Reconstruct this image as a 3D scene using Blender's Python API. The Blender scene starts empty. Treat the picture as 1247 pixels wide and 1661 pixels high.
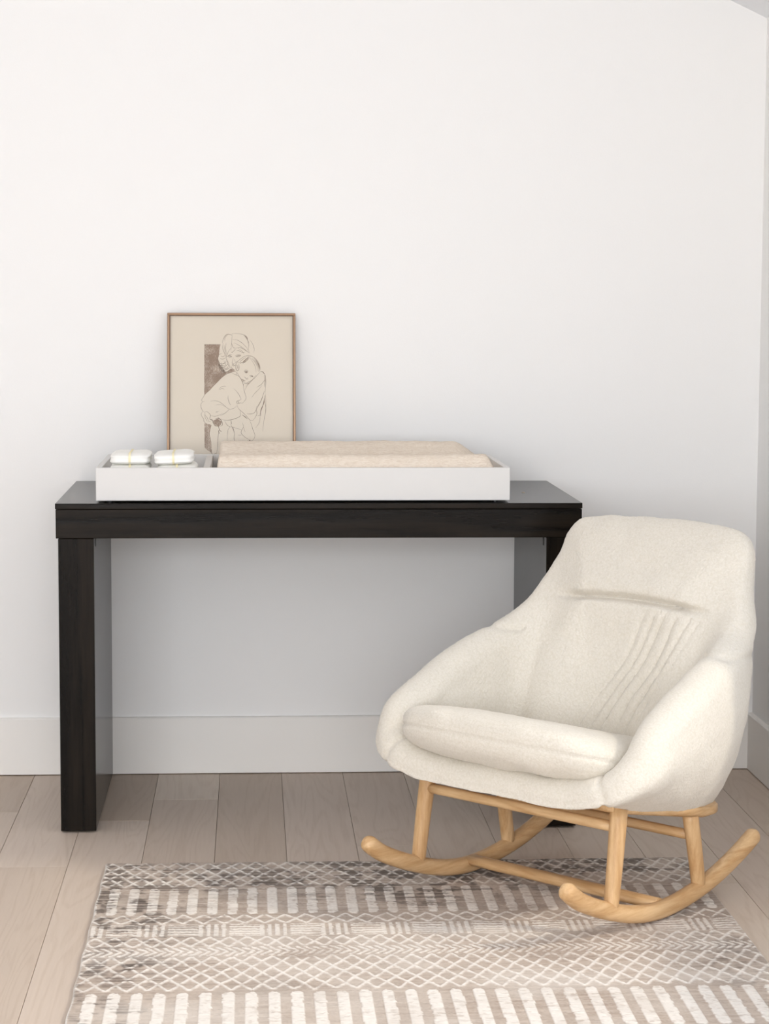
import bpy, bmesh, math, random
import numpy as np
from mathutils import Matrix, Vector, noise
random.seed(7); rng = np.random.default_rng(7)
PI = math.pi
SC = bpy.context.scene; C = SC.collection

# ---------------------------------------------------------------- camera
CP = dict(x=0.4416, y=-5.486, z=1.2269, yaw=0.0590, pitch=0.0997, roll=0.0041, f=3490.6, sx=-11.6)
def _cam():
    yaw, pit, rol = CP['yaw'], CP['pitch'], CP['roll']
    fw = Vector((math.sin(yaw)*math.cos(pit), math.cos(yaw)*math.cos(pit), -math.sin(pit)))
    r = Vector((math.cos(yaw), -math.sin(yaw), 0)); u = r.cross(fw)
    r2 = r*math.cos(rol) + u*math.sin(rol); u2 = u*math.cos(rol) - r*math.sin(rol)
    M = Matrix((r2, u2, -fw)).transposed().to_4x4(); M.translation = (CP['x'], CP['y'], CP['z'])
    cd = bpy.data.cameras.new('camera'); o = bpy.data.objects.new('camera', cd); C.objects.link(o)
    o.matrix_world = M
    cd.sensor_fit = 'VERTICAL'; cd.sensor_height = 36; cd.lens = CP['f']/1661*36
    cd.shift_x = -CP['sx']/1661; cd.clip_start = .05
    SC.camera = o
_cam()

# ---------------------------------------------------------------- world, lights, exposure
W = bpy.data.worlds.new('world'); SC.world = W; W.use_nodes = True
bg = W.node_tree.nodes['Background']; bg.inputs[0].default_value = (.93, .96, 1, 1); bg.inputs[1].default_value = 1.2
def area(name, loc, rot, sx, sy, power, col):
    l = bpy.data.lights.new(name, 'AREA'); l.shape = 'RECTANGLE'; l.size = sx; l.size_y = sy
    l.energy = power; l.color = col
    o = bpy.data.objects.new(name, l); C.objects.link(o); o.location = loc; o.rotation_euler = rot
    return o
# daylight in the opening of the window behind the camera, and in the window of the right wall
DAY = (.955, .99, 1.04); COOL = (.88, .98, 1.15)
area('window_daylight', (-.3, -7.55, 1.45), (PI/2, 0, 0), 3.4, 1.4, 268, DAY)
area('side_window_daylight', (1.84, -2.8, 1.1), (0, PI/2, 0), 1.3, 2.7, 16, COOL)
area('left_window_daylight', (-2.68, -3.2, 1.1), (0, -PI/2, 0), 1.3, 2.0, 4, COOL)
sl = bpy.data.lights.new('sun', 'SUN'); sl.energy = 1.9; sl.angle = math.radians(5); sl.color = (1, .91, .78)
so = bpy.data.objects.new('sun', sl); C.objects.link(so)
so.rotation_euler = Vector((-.7, .25, -.62)).to_track_quat('-Z', 'Y').to_euler(); so.location = (4, -4, 4)
vs = SC.view_settings; vs.view_transform = 'Standard'; vs.look = 'None'; vs.gamma = 1; vs.exposure = -0.66; vs.use_curve_mapping = False
SC.cycles.max_bounces = 12; SC.cycles.diffuse_bounces = 8; SC.cycles.sample_clamp_indirect = 6

# ---------------------------------------------------------------- helpers
def srgb(r, g, b, a=1):
    f = lambda v: (v/255/12.92) if v/255 <= .04045 else ((v/255+.055)/1.055)**2.4
    return (f(r), f(g), f(b), a)
def newmat(name):
    m = bpy.data.materials.new(name); m.use_nodes = True
    nt = m.node_tree; return m, nt, nt.nodes['Principled BSDF']
def N(nt, typ, **kw):
    n = nt.nodes.new(typ)
    for k, v in kw.items():
        if k.startswith('i_'): n.inputs[k[2:].replace('_', ' ')].default_value = v
        else: setattr(n, k, v)
    return n
def plain(name, col, rough=.5, spec=.5, metallic=0, bump=None, var=0, bscale=200):
    m, nt, b = newmat(name)
    b.inputs['Base Color'].default_value = col; b.inputs['Roughness'].default_value = rough
    b.inputs['Specular IOR Level'].default_value = spec; b.inputs['Metallic'].default_value = metallic
    tc = N(nt, 'ShaderNodeTexCoord')
    if var:
        n = N(nt, 'ShaderNodeTexNoise', i_Scale=3.0, i_Detail=3.0); nt.links.new(tc.outputs['Object'], n.inputs['Vector'])
        r = N(nt, 'ShaderNodeMixRGB'); r.inputs[1].default_value = col; r.inputs[2].default_value = tuple(c*(1-var) for c in col[:3])+(1,)
        nt.links.new(n.outputs['Fac'], r.inputs[0]); nt.links.new(r.outputs[0], b.inputs['Base Color'])
    if bump:
        n = N(nt, 'ShaderNodeTexNoise', i_Scale=float(bscale), i_Detail=2.0); nt.links.new(tc.outputs['Object'], n.inputs['Vector'])
        bp = N(nt, 'ShaderNodeBump', i_Strength=bump, i_Distance=.001); nt.links.new(n.outputs['Fac'], bp.inputs['Height'])
        nt.links.new(bp.outputs[0], b.inputs['Normal'])
    return m
def wood(name, c1, c2, axis, scale=14, stretch=14, rough=.45, contrast=(.3, .7), bump=.15, spec=.4, warp=1.2, rnd=True):
    """grain that runs along the given object axis"""
    m, nt, b = newmat(name); L = nt.links
    tc = N(nt, 'ShaderNodeTexCoord'); mp = N(nt, 'ShaderNodeMapping')
    s = [scale]*3; s[axis] = scale/stretch; mp.inputs['Scale'].default_value = s
    L.new(tc.outputs['Object'], mp.inputs['Vector'])
    if rnd:
        oi = N(nt, 'ShaderNodeObjectInfo'); vm = N(nt, 'ShaderNodeVectorMath', operation='SCALE'); vm.inputs[0].default_value = (37, 53, 71)
        L.new(oi.outputs['Random'], vm.inputs['Scale']); L.new(vm.outputs[0], mp.inputs['Location'])
    n1 = N(nt, 'ShaderNodeTexNoise', i_Scale=1.0, i_Detail=2.0, i_Distortion=warp); L.new(mp.outputs[0], n1.inputs['Vector'])
    mu = N(nt, 'ShaderNodeMath', operation='MULTIPLY'); mu.inputs[1].default_value = 22; L.new(n1.outputs['Fac'], mu.inputs[0])
    sn = N(nt, 'ShaderNodeMath', operation='SINE'); L.new(mu.outputs[0], sn.inputs[0])
    n2 = N(nt, 'ShaderNodeTexNoise', i_Scale=9.0, i_Detail=5.0, i_Roughness=.7); L.new(mp.outputs[0], n2.inputs['Vector'])
    ad = N(nt, 'ShaderNodeMath', operation='MULTIPLY_ADD'); ad.inputs[1].default_value = .16; L.new(sn.outputs[0], ad.inputs[0]); L.new(n2.outputs['Fac'], ad.inputs[2])
    cr = N(nt, 'ShaderNodeValToRGB'); cr.color_ramp.elements[0].position = contrast[0]; cr.color_ramp.elements[1].position = contrast[1]
    cr.color_ramp.elements[0].color = c1; cr.color_ramp.elements[1].color = c2
    L.new(ad.outputs[0], cr.inputs[0]); col = cr.outputs[0]
    b.inputs['Roughness'].default_value = rough; b.inputs['Specular IOR Level'].default_value = spec
    bp = N(nt, 'ShaderNodeBump', i_Strength=bump, i_Distance=.0006); L.new(ad.outputs[0], bp.inputs['Height']); L.new(bp.outputs[0], b.inputs['Normal'])
    L.new(col, b.inputs['Base Color'])
    return m, nt, b, col

def obj(name, v, f, mat, parent=None, smooth=False, label=None, auto=None):
    me = bpy.data.meshes.new(name); me.from_pydata([tuple(p) for p in v], [], [tuple(q) for q in f])
    me.materials.append(mat)
    if smooth: me.polygons.foreach_set('use_smooth', [True]*len(me.polygons))
    me.update()
    o = bpy.data.objects.new(name, me); C.objects.link(o)
    if parent: o.parent = parent
    if label: o['label'] = label
    return o
def bobj(name, bm, mat, parent=None, smooth=False, label=None):
    bmesh.ops.recalc_face_normals(bm, faces=bm.faces)
    me = bpy.data.meshes.new(name); bm.to_mesh(me); bm.free(); me.materials.append(mat)
    if smooth:
        for p in me.polygons: p.use_smooth = True
    o = bpy.data.objects.new(name, me); C.objects.link(o)
    if parent: o.parent = parent
    if label: o['label'] = label
    return o
def box(bm, x0, x1, y0, y1, z0, z1, bev=0, seg=2):
    vs_ = [bm.verts.new((x, y, z)) for x in (x0, x1) for y in (y0, y1) for z in (z0, z1)]
    fs = [(0,1,3,2),(4,6,7,5),(0,4,5,1),(2,3,7,6),(0,2,6,4),(1,5,7,3)]
    faces = [bm.faces.new([vs_[i] for i in q]) for q in fs]
    if bev:
        ed = list({e for fc in faces for e in fc.edges})
        bmesh.ops.bevel(bm, geom=ed, offset=bev, segments=seg, affect='EDGES', profile=.5)
def bbox(name, x0, x1, y0, y1, z0, z1, mat, parent=None, bev=0, seg=2, label=None):
    bm = bmesh.new(); box(bm, x0, x1, y0, y1, z0, z1, bev, seg); return bobj(name, bm, mat, parent, False, label)
def empty(name, loc, rz=0, label=None, cat=None, group=None):
    o = bpy.data.objects.new(name, None); C.objects.link(o); o.location = loc; o.rotation_euler = (0, 0, rz)
    o.empty_display_size = .05
    return tag(o, label, cat, group)
def tag(o, label=None, cat=None, group=None, kind=None):
    for k, v in (('label', label), ('category', cat), ('group', group), ('kind', kind)):
        if v: o[k] = v
    return o
def catmull(P, n):
    """closed=False catmull-rom through rows of P, n samples"""
    P = np.asarray(P, float); k = len(P)
    Q = np.vstack([2*P[0]-P[1], P, 2*P[-1]-P[-2]])
    t = np.linspace(0, k-1-1e-9, n); i = t.astype(int); t = (t-i)[:, None]
    a, b, c, d = Q[i], Q[i+1], Q[i+2], Q[i+3]
    return .5*((2*b) + (-a+c)*t + (2*a-5*b+4*c-d)*t**2 + (-a+3*b-3*c+d)*t**3)
def sweep(pts, rad, seg=16, rounded=True, sq=1.0):
    """tube through pts with radius pairs (side, up); hemispherical ends. returns verts, faces"""
    pts = np.asarray(pts, float); n = len(pts)
    rad = np.asarray(rad, float)
    if rad.ndim == 1: rad = np.stack([rad, rad], 1)
    T = np.gradient(pts, axis=0); T /= np.linalg.norm(T, axis=1)[:, None]
    rows = []
    ref = np.array([0, 0, 1.]) if abs(T[0][2]) < .8 else np.array([1., 0, 0])
    capn = 6
    idx = [(0, -math.cos(a)*rad[0].mean(), math.sin(a)) for a in np.linspace(.12, PI/2, capn)[:-1]] if rounded else []
    idx += [(i, 0, 1) for i in range(n)]
    if rounded: idx += [(n-1, math.cos(a)*rad[-1].mean(), math.sin(a)) for a in np.linspace(PI/2, .12, capn)[1:]]
    V = []
    for i, off, sc in idx:
        t = T[i]; side = np.cross(t, ref); side /= np.linalg.norm(side); up = np.cross(side, t)
        for k in range(seg):
            a = 2*PI*k/seg; ca, sa = math.cos(a), math.sin(a)
            ca = math.copysign(abs(ca)**sq, ca); sa = math.copysign(abs(sa)**sq, sa)
            V.append(pts[i] + t*off + side*ca*rad[i][0]*sc + up*sa*rad[i][1]*sc)
    R_ = len(idx); F = []
    for r in range(R_-1):
        for k in range(seg):
            F.append((r*seg+k, r*seg+(k+1) % seg, (r+1)*seg+(k+1) % seg, (r+1)*seg+k))
    F.append(tuple(range(seg))[::-1]); F.append(tuple((R_-1)*seg+k for k in range(seg)))
    return V, F

# ---------------------------------------------------------------- materials
M_ceiling = plain('ceiling_paint', srgb(237, 239, 242), .8, .2)
M_wall = plain('wall_paint', srgb(239, 238, 236), .75, .25, bump=.12, bscale=260)
M_trim = plain('trim_paint', srgb(238, 235, 230), .45, .4)
M_gap = plain('dark_gap', srgb(60, 50, 42), .9, .1)
M_floor_sub = plain('subfloor', srgb(150, 122, 98), .9, .1)

def plank_mat():
    m, nt, b = newmat('oak_plank'); L = nt.links
    tc = N(nt, 'ShaderNodeTexCoord'); oi = N(nt, 'ShaderNodeObjectInfo')
    mp = N(nt, 'ShaderNodeMapping'); mp.inputs['Scale'].default_value = (9, .9, 9)
    vm = N(nt, 'ShaderNodeVectorMath', operation='SCALE'); vm.inputs[0].default_value = (37, 53, 71)
    L.new(oi.outputs['Random'], vm.inputs['Scale']); L.new(vm.outputs[0], mp.inputs['Location']); L.new(tc.outputs['Object'], mp.inputs['Vector'])
    n1 = N(nt, 'ShaderNodeTexNoise', i_Scale=1.0, i_Detail=2.5, i_Distortion=.6, i_Roughness=.45); L.new(mp.outputs[0], n1.inputs['Vector'])
    mu = N(nt, 'ShaderNodeMath', operation='MULTIPLY'); mu.inputs[1].default_value = 75; L.new(n1.outputs['Fac'], mu.inputs[0])
    sn = N(nt, 'ShaderNodeMath', operation='SINE'); L.new(mu.outputs[0], sn.inputs[0])
    pw = N(nt, 'ShaderNodeMapRange'); L.new(sn.outputs[0], pw.inputs[0])
    for k, v in ((1, .1), (2, 1), (3, 0), (4, 1)): pw.inputs[k].default_value = v
    mp2 = N(nt, 'ShaderNodeMapping'); mp2.inputs['Scale'].default_value = (160, 7, 160); L.new(tc.outputs['Object'], mp2.inputs['Vector'])
    n2 = N(nt, 'ShaderNodeTexNoise', i_Scale=1.0, i_Detail=4.0, i_Roughness=.7); L.new(mp2.outputs[0], n2.inputs['Vector'])
    g = N(nt, 'ShaderNodeMath', operation='MULTIPLY'); L.new(pw.outputs[0], g.inputs[0]); L.new(n2.outputs['Fac'], g.inputs[1])
    tint = N(nt, 'ShaderNodeValToRGB'); e = tint.color_ramp.elements
    e[0].position = 0; e[0].color = srgb(188, 171, 154); e[1].position = 1; e[1].color = srgb(218, 205, 190)
    x = e.new(.35); x.color = srgb(209, 194, 180)
    x = e.new(.7); x.color = srgb(203, 187, 173)
    L.new(oi.outputs['Random'], tint.inputs[0])
    mx = N(nt, 'ShaderNodeMixRGB', blend_type='MULTIPLY'); mx.inputs[2].default_value = (.76, .70, .64, 1)
    gs = N(nt, 'ShaderNodeMath', operation='MULTIPLY'); gs.inputs[1].default_value = .45; L.new(g.outputs[0], gs.inputs[0])
    L.new(gs.outputs[0], mx.inputs[0]); L.new(tint.outputs[0], mx.inputs[1])
    mx2 = N(nt, 'ShaderNodeMixRGB', blend_type='MULTIPLY'); mx2.inputs[2].default_value = (.86, .84, .82, 1)
    L.new(n2.outputs['Fac'], mx2.inputs[0]); L.new(mx.outputs[0], mx2.inputs[1]); L.new(mx2.outputs[0], b.inputs['Base Color'])
    b.inputs['Roughness'].default_value = .5; b.inputs['Specular IOR Level'].default_value = .35
    bp = N(nt, 'ShaderNodeBump', i_Strength=.08, i_Distance=.0005); L.new(n2.outputs['Fac'], bp.inputs['Height']); L.new(bp.outputs[0], b.inputs['Normal'])
    return m
M_plank = plank_mat()
BLK1, BLK2 = srgb(13, 10, 7), srgb(30, 24, 18)
def black(name, ax):
    m, nt, b, col = wood(name, BLK1, BLK2, ax, 10, 16, .20, (.35, .75), .35, .5)
    b.inputs['IOR'].default_value = 1.22; return m
M_blk_x = black('black_oak_x', 0); M_blk_z = black('black_oak_z', 2)
ASH1, ASH2 = srgb(188, 148, 102), srgb(216, 182, 138)
M_ash = [wood('ash_'+n, ASH1, ASH2, i, 16, 10, .42, (.25, .75), .1, .4)[0] for i, n in enumerate(('across', 'along', 'upright'))]
M_tray = plain('white_lacquer', srgb(212, 210, 207), .38, .3)
M_brass = plain('copper_frame', srgb(150, 122, 98), .32, .5, .7)
M_lip = plain('dark_frame_lip', srgb(92, 66, 48), .5)
M_plastic = plain('black_plastic', srgb(28, 27, 26), .4)

def boucle():
    m, nt, b = newmat('cream_boucle'); L = nt.links
    tc = N(nt, 'ShaderNodeTexCoord')
    v = N(nt, 'ShaderNodeTexVoronoi', i_Scale=230.0); v.inputs['Randomness'].default_value = 1
    nz = N(nt, 'ShaderNodeTexNoise', i_Scale=90.0, i_Detail=3.0); L.new(tc.outputs['Object'], nz.inputs['Vector'])
    ad = N(nt, 'ShaderNodeVectorMath', operation='MULTIPLY_ADD'); L.new(nz.outputs['Color'], ad.inputs[0]); ad.inputs[1].default_value = (.012,)*3; L.new(tc.outputs['Object'], ad.inputs[2])
    L.new(ad.outputs[0], v.inputs['Vector'])
    cr = N(nt, 'ShaderNodeValToRGB'); cr.color_ramp.elements[0].color = srgb(221, 215, 204); cr.color_ramp.elements[1].color = srgb(211, 204, 190)
    cr.color_ramp.elements[0].position = .1; cr.color_ramp.elements[1].position = .85
    L.new(v.outputs['Distance'], cr.inputs[0]); L.new(cr.outputs[0], b.inputs['Base Color'])
    inv = N(nt, 'ShaderNodeMath', operation='SUBTRACT'); inv.inputs[0].default_value = 1; L.new(v.outputs['Distance'], inv.inputs[1])
    bp = N(nt, 'ShaderNodeBump', i_Strength=.4, i_Distance=.0018); L.new(inv.outputs[0], bp.inputs['Height']); L.new(bp.outputs[0], b.inputs['Normal'])
    b.inputs['Roughness'].default_value = 1; b.inputs['Specular IOR Level'].default_value = .1
    b.inputs['Sheen Weight'].default_value = .25; b.inputs['Sheen Roughness'].default_value = .6
    return m
M_boucle = boucle()
def muslin():
    m, nt, b = newmat('sand_muslin'); L = nt.links
    tc = N(nt, 'ShaderNodeTexCoord')
    mp = N(nt, 'ShaderNodeMapping'); mp.inputs['Scale'].default_value = (60, 220, 220); L.new(tc.outputs['Object'], mp.inputs['Vector'])
    n = N(nt, 'ShaderNodeTexNoise', i_Scale=1.0, i_Detail=4.0, i_Distortion=1.5); L.new(mp.outputs[0], n.inputs['Vector'])
    cr = N(nt, 'ShaderNodeValToRGB'); cr.color_ramp.elements[0].color = srgb(216, 201, 184); cr.color_ramp.elements[1].color = srgb(229, 217, 202)
    cr.color_ramp.elements[0].position = .35; cr.color_ramp.elements[1].position = .6
    L.new(n.outputs['Fac'], cr.inputs[0]); L.new(cr.outputs[0], b.inputs['Base Color'])
    bp = N(nt, 'ShaderNodeBump', i_Strength=.8, i_Distance=.002); L.new(n.outputs['Fac'], bp.inputs['Height']); L.new(bp.outputs[0], b.inputs['Normal'])
    b.inputs['Roughness'].default_value = .95; b.inputs['Specular IOR Level'].default_value = .1
    return m
M_muslin = muslin()

# ---------------------------------------------------------------- room
XR, XL, YF = 1.7505, -2.6, -7.5
EAVE, SL = 1.933, .464
PEAK_X = -.43; PEAK = EAVE + (XR-PEAK_X)*SL
def gable(name, y0, y1, hole=None):
    bm = bmesh.new()
    prof = [(XL-.1, 0), (XR+.1, 0), (XR+.1, EAVE-.04), (PEAK_X, PEAK+.01), (XL-.1, EAVE-.04)]
    if hole is None:
        a = [bm.verts.new((x, y0, z)) for x, z in prof]; b = [bm.verts.new((x, y1, z)) for x, z in prof]
        bm.faces.new(a); bm.faces.new(b[::-1])
        for i in range(5): bm.faces.new((a[i], a[(i+1) % 5], b[(i+1) % 5], b[i]))
    else:
        hx0, hx1, hz0, hz1 = hole
        for poly in ([(XL-.1, 0), (hx0, 0), (hx0, hz1), (hx0, EAVE+(hx0-XL)*SL), (XL-.1, EAVE-.04)],
                     [(hx1, 0), (XR+.1, 0), (XR+.1, EAVE-.04), (hx1, EAVE+(XR-hx1)*SL)],
                     [(hx0, 0), (hx1, 0), (hx1, hz0), (hx0, hz0)],
                     [(hx0, hz1), (hx1, hz1), (hx1, EAVE+(XR-hx1)*SL), (PEAK_X, PEAK+.01), (hx0, EAVE+(hx0-XL)*SL)]):
            a = [bm.verts.new((x, y0, z)) for x, z in poly]; b = [bm.verts.new((x, y1, z)) for x, z in poly]
            bm.faces.new(a); bm.faces.new(b[::-1])
            for i in range(len(poly)): bm.faces.new((a[i], a[(i+1) % len(poly)], b[(i+1) % len(poly)], b[i]))
    return tag(bobj(name, bm, M_wall), kind='structure')
gable('wall_back', 0, .1)
gable('wall_front', YF-.1, YF, (-2.0, 1.4, .72, 2.18))
def side_wall(name, x0, x1, wy0, wy1, wz0, wz1):
    bm = bmesh.new(); top = EAVE+.02
    box(bm, x0, x1, YF, wy0, 0, top); box(bm, x0, x1, wy1, 0, 0, top)
    box(bm, x0, x1, wy0, wy1, 0, wz0); box(bm, x0, x1, wy0, wy1, wz1, top)
    return tag(bobj(name, bm, M_wall), kind='structure')
side_wall('wall_right', XR, XR+.1, -4.15, -1.45, .45, 1.75)
side_wall('wall_left', XL-.1, XL, -4.2, -2.2, .45, 1.75)
bm = bmesh.new()
for xa, za, xb, zb in ((XR+.1, EAVE-.0464, PEAK_X, PEAK), (XL-.1, EAVE-.0464, PEAK_X, PEAK)):
    q = [(xa, YF-.1, za), (xb, YF-.1, zb), (xb, .1, zb), (xa, .1, za)]
    a = [bm.verts.new(p) for p in q]; b = [bm.verts.new((p[0], p[1], p[2]+.1)) for p in q]
    bm.faces.new(a); bm.faces.new(b[::-1])
    for i in range(4): bm.faces.new((a[i], a[(i+1) % 4], b[(i+1) % 4], b[i]))
tag(bobj('ceiling', bm, M_ceiling), kind='structure')
# window frames (outside the picture; daylight comes through them)
def window(name, axis, c, a0, a1, z0, z1):
    root = tag(empty(name, (0, 0, 0)), kind='structure')
    def bar(p0, p1, q0, q1):
        if axis == 'y': bbox('window_frame', p0, p1, c-.03, c+.03, q0, q1, M_trim, root)
        else: bbox('window_frame', c-.03, c+.03, p0, p1, q0, q1, M_trim, root)
    t = .05
    bar(a0, a1, z0, z0+t); bar(a0, a1, z1-t, z1); bar(a0, a0+t, z0+t, z1-t); bar(a1-t, a1, z0+t, z1-t)
window('window_1', 'y', YF-.02, -2.0, 1.4, .72, 2.18)
window('window_2', 'x', XR+.02, -4.15, -1.45, .45, 1.75)
window('window_3', 'x', XL-.02, -4.2, -2.2, .45, 1.75)

BT, BH = .014, .1487
def baseboard(name, pts):
    """profile with a small eased top edge, extruded between two points; pts = (a, b, inward normal)"""
    (ax, ay), (bx, by), (nx, ny) = pts
    prof = [(0, .0025), (BT, .0025), (BT, BH-.003), (BT-.003, BH), (0, BH)]
    bm = bmesh.new()
    A = [bm.verts.new((ax+nx*d, ay+ny*d, z)) for d, z in prof]; B = [bm.verts.new((bx+nx*d, by+ny*d, z)) for d, z in prof]
    bm.faces.new(A); bm.faces.new(B[::-1])
    for i in range(5): bm.faces.new((A[i], A[(i+1) % 5], B[(i+1) % 5], B[i]))
    tag(bobj(name, bm, M_trim), kind='structure')
baseboard('baseboard_back', ((XL, 0), (XR, 0), (0, -1)))
baseboard('baseboard_right', ((XR, YF), (XR, -BT), (-1, 0)))
baseboard('baseboard_left', ((XL, YF), (XL, -BT), (1, 0)))

# floor: subfloor slab plus individual planks
floor = bbox('floor', XL-.1, XR+.1, YF-.1, .1, -.10, -.014, M_floor_sub); tag(floor, kind='structure')
PW = .158; X0 = .203
known = {-2: [-.406, -2.1], -1: [-.908], 0: [-.504, -2.2], 1: [-.295, -1.9], 2: [-1.3], 3: [-1.75], 4: [-.76, -2.3], 5: [-1.5], 6: [-.9], 7: [-2.3], 8: [-1.1], 9: [-1.6]}
k0 = int(math.floor((XL-X0)/PW)); k1 = int(math.ceil((XR-X0)/PW))
# column k spans X0+(k-1)*PW .. X0+k*PW
meshes = {}
for k in range(k0+1, k1+1):
    xa, xb = X0+(k-1)*PW, X0+k*PW
    xa, xb = max(xa, XL), min(xb, XR)
    js = list(known.get(k, [])); 
    y = js[-1] if js else -random.uniform(.4, 1.9)
    if not js: js = [y]
    while y > YF+.6:
        y -= random.uniform(1.3, 2.0)
        if y > YF+.3: js.append(y)
    ys = [-.001]+js+[YF]
    for i in range(len(ys)-1):
        ya, yb = ys[i+1], ys[i]
        g = .0004
        bm = bmesh.new(); cx, cy = (xa+xb)/2, (ya+yb)/2
        hx, hy = (xb-xa)/2-g, (yb-ya)/2-g*.6
        b_ = .0006
        lo = [bm.verts.new((sx*hx, sy*hy, -.014)) for sx, sy in ((-1, -1), (1, -1), (1, 1), (-1, 1))]
        md = [bm.verts.new((sx*hx, sy*hy, -b_)) for sx, sy in ((-1, -1), (1, -1), (1, 1), (-1, 1))]
        tp = [bm.verts.new((sx*(hx-b_), sy*(hy-b_), 0)) for sx, sy in ((-1, -1), (1, -1), (1, 1), (-1, 1))]
        bm.faces.new(tp)
        for q in range(4):
            bm.faces.new((lo[q], lo[(q+1) % 4], md[(q+1) % 4], md[q])); bm.faces.new((md[q], md[(q+1) % 4], tp[(q+1) % 4], tp[q]))
        o = bobj('plank', bm, M_plank, floor); o.location = (cx, cy, random.uniform(-.0003, 0))

# ---------------------------------------------------------------- desk
D0, D1 = -BT-.602, -BT-.001      # front, back
TH = .759
desk = empty('desk', (.6, (D0+D1)/2, 0), 0, 'wide black stained wood desk with thick slab legs carrying the white tray', 'desk')
def dpart(name, x0, x1, y0, y1, z0, z1, mat, bev=.0012, parent=desk, label=None):
    cx, cy, cz = (x0+x1)/2, (y0+y1)/2, (z0+z1)/2
    o = bbox(name, x0-cx, x1-cx, y0-cy, y1-cy, z0-cz, z1-cz, mat, parent, bev, 2, label)
    o.location = (cx-.6, cy-(D0+D1)/2, cz); return o
dpart('tabletop', 0, 1.2, D0, D1, .7462, TH, M_blk_x)
dpart('apron', .001, 1.199, D0+.001, D1, .6795, .7452, M_blk_x)
for x0, x1 in ((.006, .0865), (1.118, 1.194)):
    lg = dpart('leg_panel', x0, x1, D0+.002, D1, .004, .6788, M_blk_z)
    s = 1 if x0 < .5 else -1
    xi = x1 if s > 0 else x0
    # connector slot on the inner face and two foot glides under each leg
    ccx, ccy, ccz = (x0+x1)/2, (D0+.002+D1)/2, (.004+.6788)/2
    bm = bmesh.new(); ux = (xi-ccx)
    uy_ = D0+.055-ccy; uz = .665-ccz
    ring = [(uy_+.006*math.cos(a), uz+.010*math.sin(a)) for a in np.linspace(0, 2*PI, 17)[:-1]]
    A = [bm.verts.new((ux-s*.0005, yy, zz)) for yy, zz in ring]; B = [bm.verts.new((ux+s*.0012, yy, zz)) for yy, zz in ring]
    bm.faces.new(A); bm.faces.new(B[::-1])
    for i in range(16): bm.faces.new((A[i], A[(i+1) % 16], B[(i+1) % 16], B[i]))
    bobj('connector_slot', bm, M_plastic, lg, label='small dark oval connector slot')
    for yy in (D0+.03, D1-.03):
        for xx in (x0+.014, x1-.014):
            V, F = sweep([(xx-ccx, yy-ccy, .0002-ccz), (xx-ccx, yy-ccy, .0045-ccz)], [.010, .010], 12, False)
            obj('foot_glide', V, F, M_plastic, lg)
V, F = sweep([(1.097-.6, -.353-(D0+D1)/2, TH-.0004), (1.097-.6, -.353-(D0+D1)/2, TH+.0012)], [.0042, .0035], 12, False)
obj('screw_cap', V, F, plain('cap', srgb(188, 170, 150), .5), desk, label='small pale round screw cap')

# ---------------------------------------------------------------- tray
TX0, TX1, TY0, TY1, TZ0, TZ1 = .091, 1.0345, -.597, -.165, .7635, .8385
tray = empty('changing_tray', (.5627, (TY0+TY1)/2, TH), 0, 'long low white lacquered tray on the black desk, holding pad and diapers', 'tray')
def tpart(name, x0, x1, y0, y1, z0, z1, bev=.0012, label=None, mat=None):
    ox, oy, oz = .5627, (TY0+TY1)/2, TH
    return bbox(name, x0-ox, x1-ox, y0-oy, y1-oy, z0-oz, z1-oz, mat or M_tray, tray, bev, 2, label)
w = .013
tpart('front_board', TX0, TX1, TY0, TY0+w, TZ0, TZ1)
tpart('back_board', TX0, TX1, TY1-w, TY1, TZ0, TZ1)
tpart('side_board', TX0, TX0+w, TY0+w, TY1-w, TZ0, TZ1)
tpart('side_board', TX1-w, TX1, TY0+w, TY1-w, TZ0, TZ1)
tpart('tray_bottom', TX0+w, TX1-w, TY0+w, TY1-w, TZ0+.002, TZ0+.010, .0005)
tpart('divider', .333, .349, TY0+w, TY1-w, TZ0+.010, TZ1-.002)
for x in (TX0+.03, TX1-.03):
    for y in (TY0+.03, TY1-.03):
        V, F = sweep([(x-.5627, y-(TY0+TY1)/2, .0002), (x-.5627, y-(TY0+TY1)/2, TZ0-TH+.0005)], [.008, .008], 12, False)
        obj('foot', V, F, M_plastic, tray, label='small dark felt foot')

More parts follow.
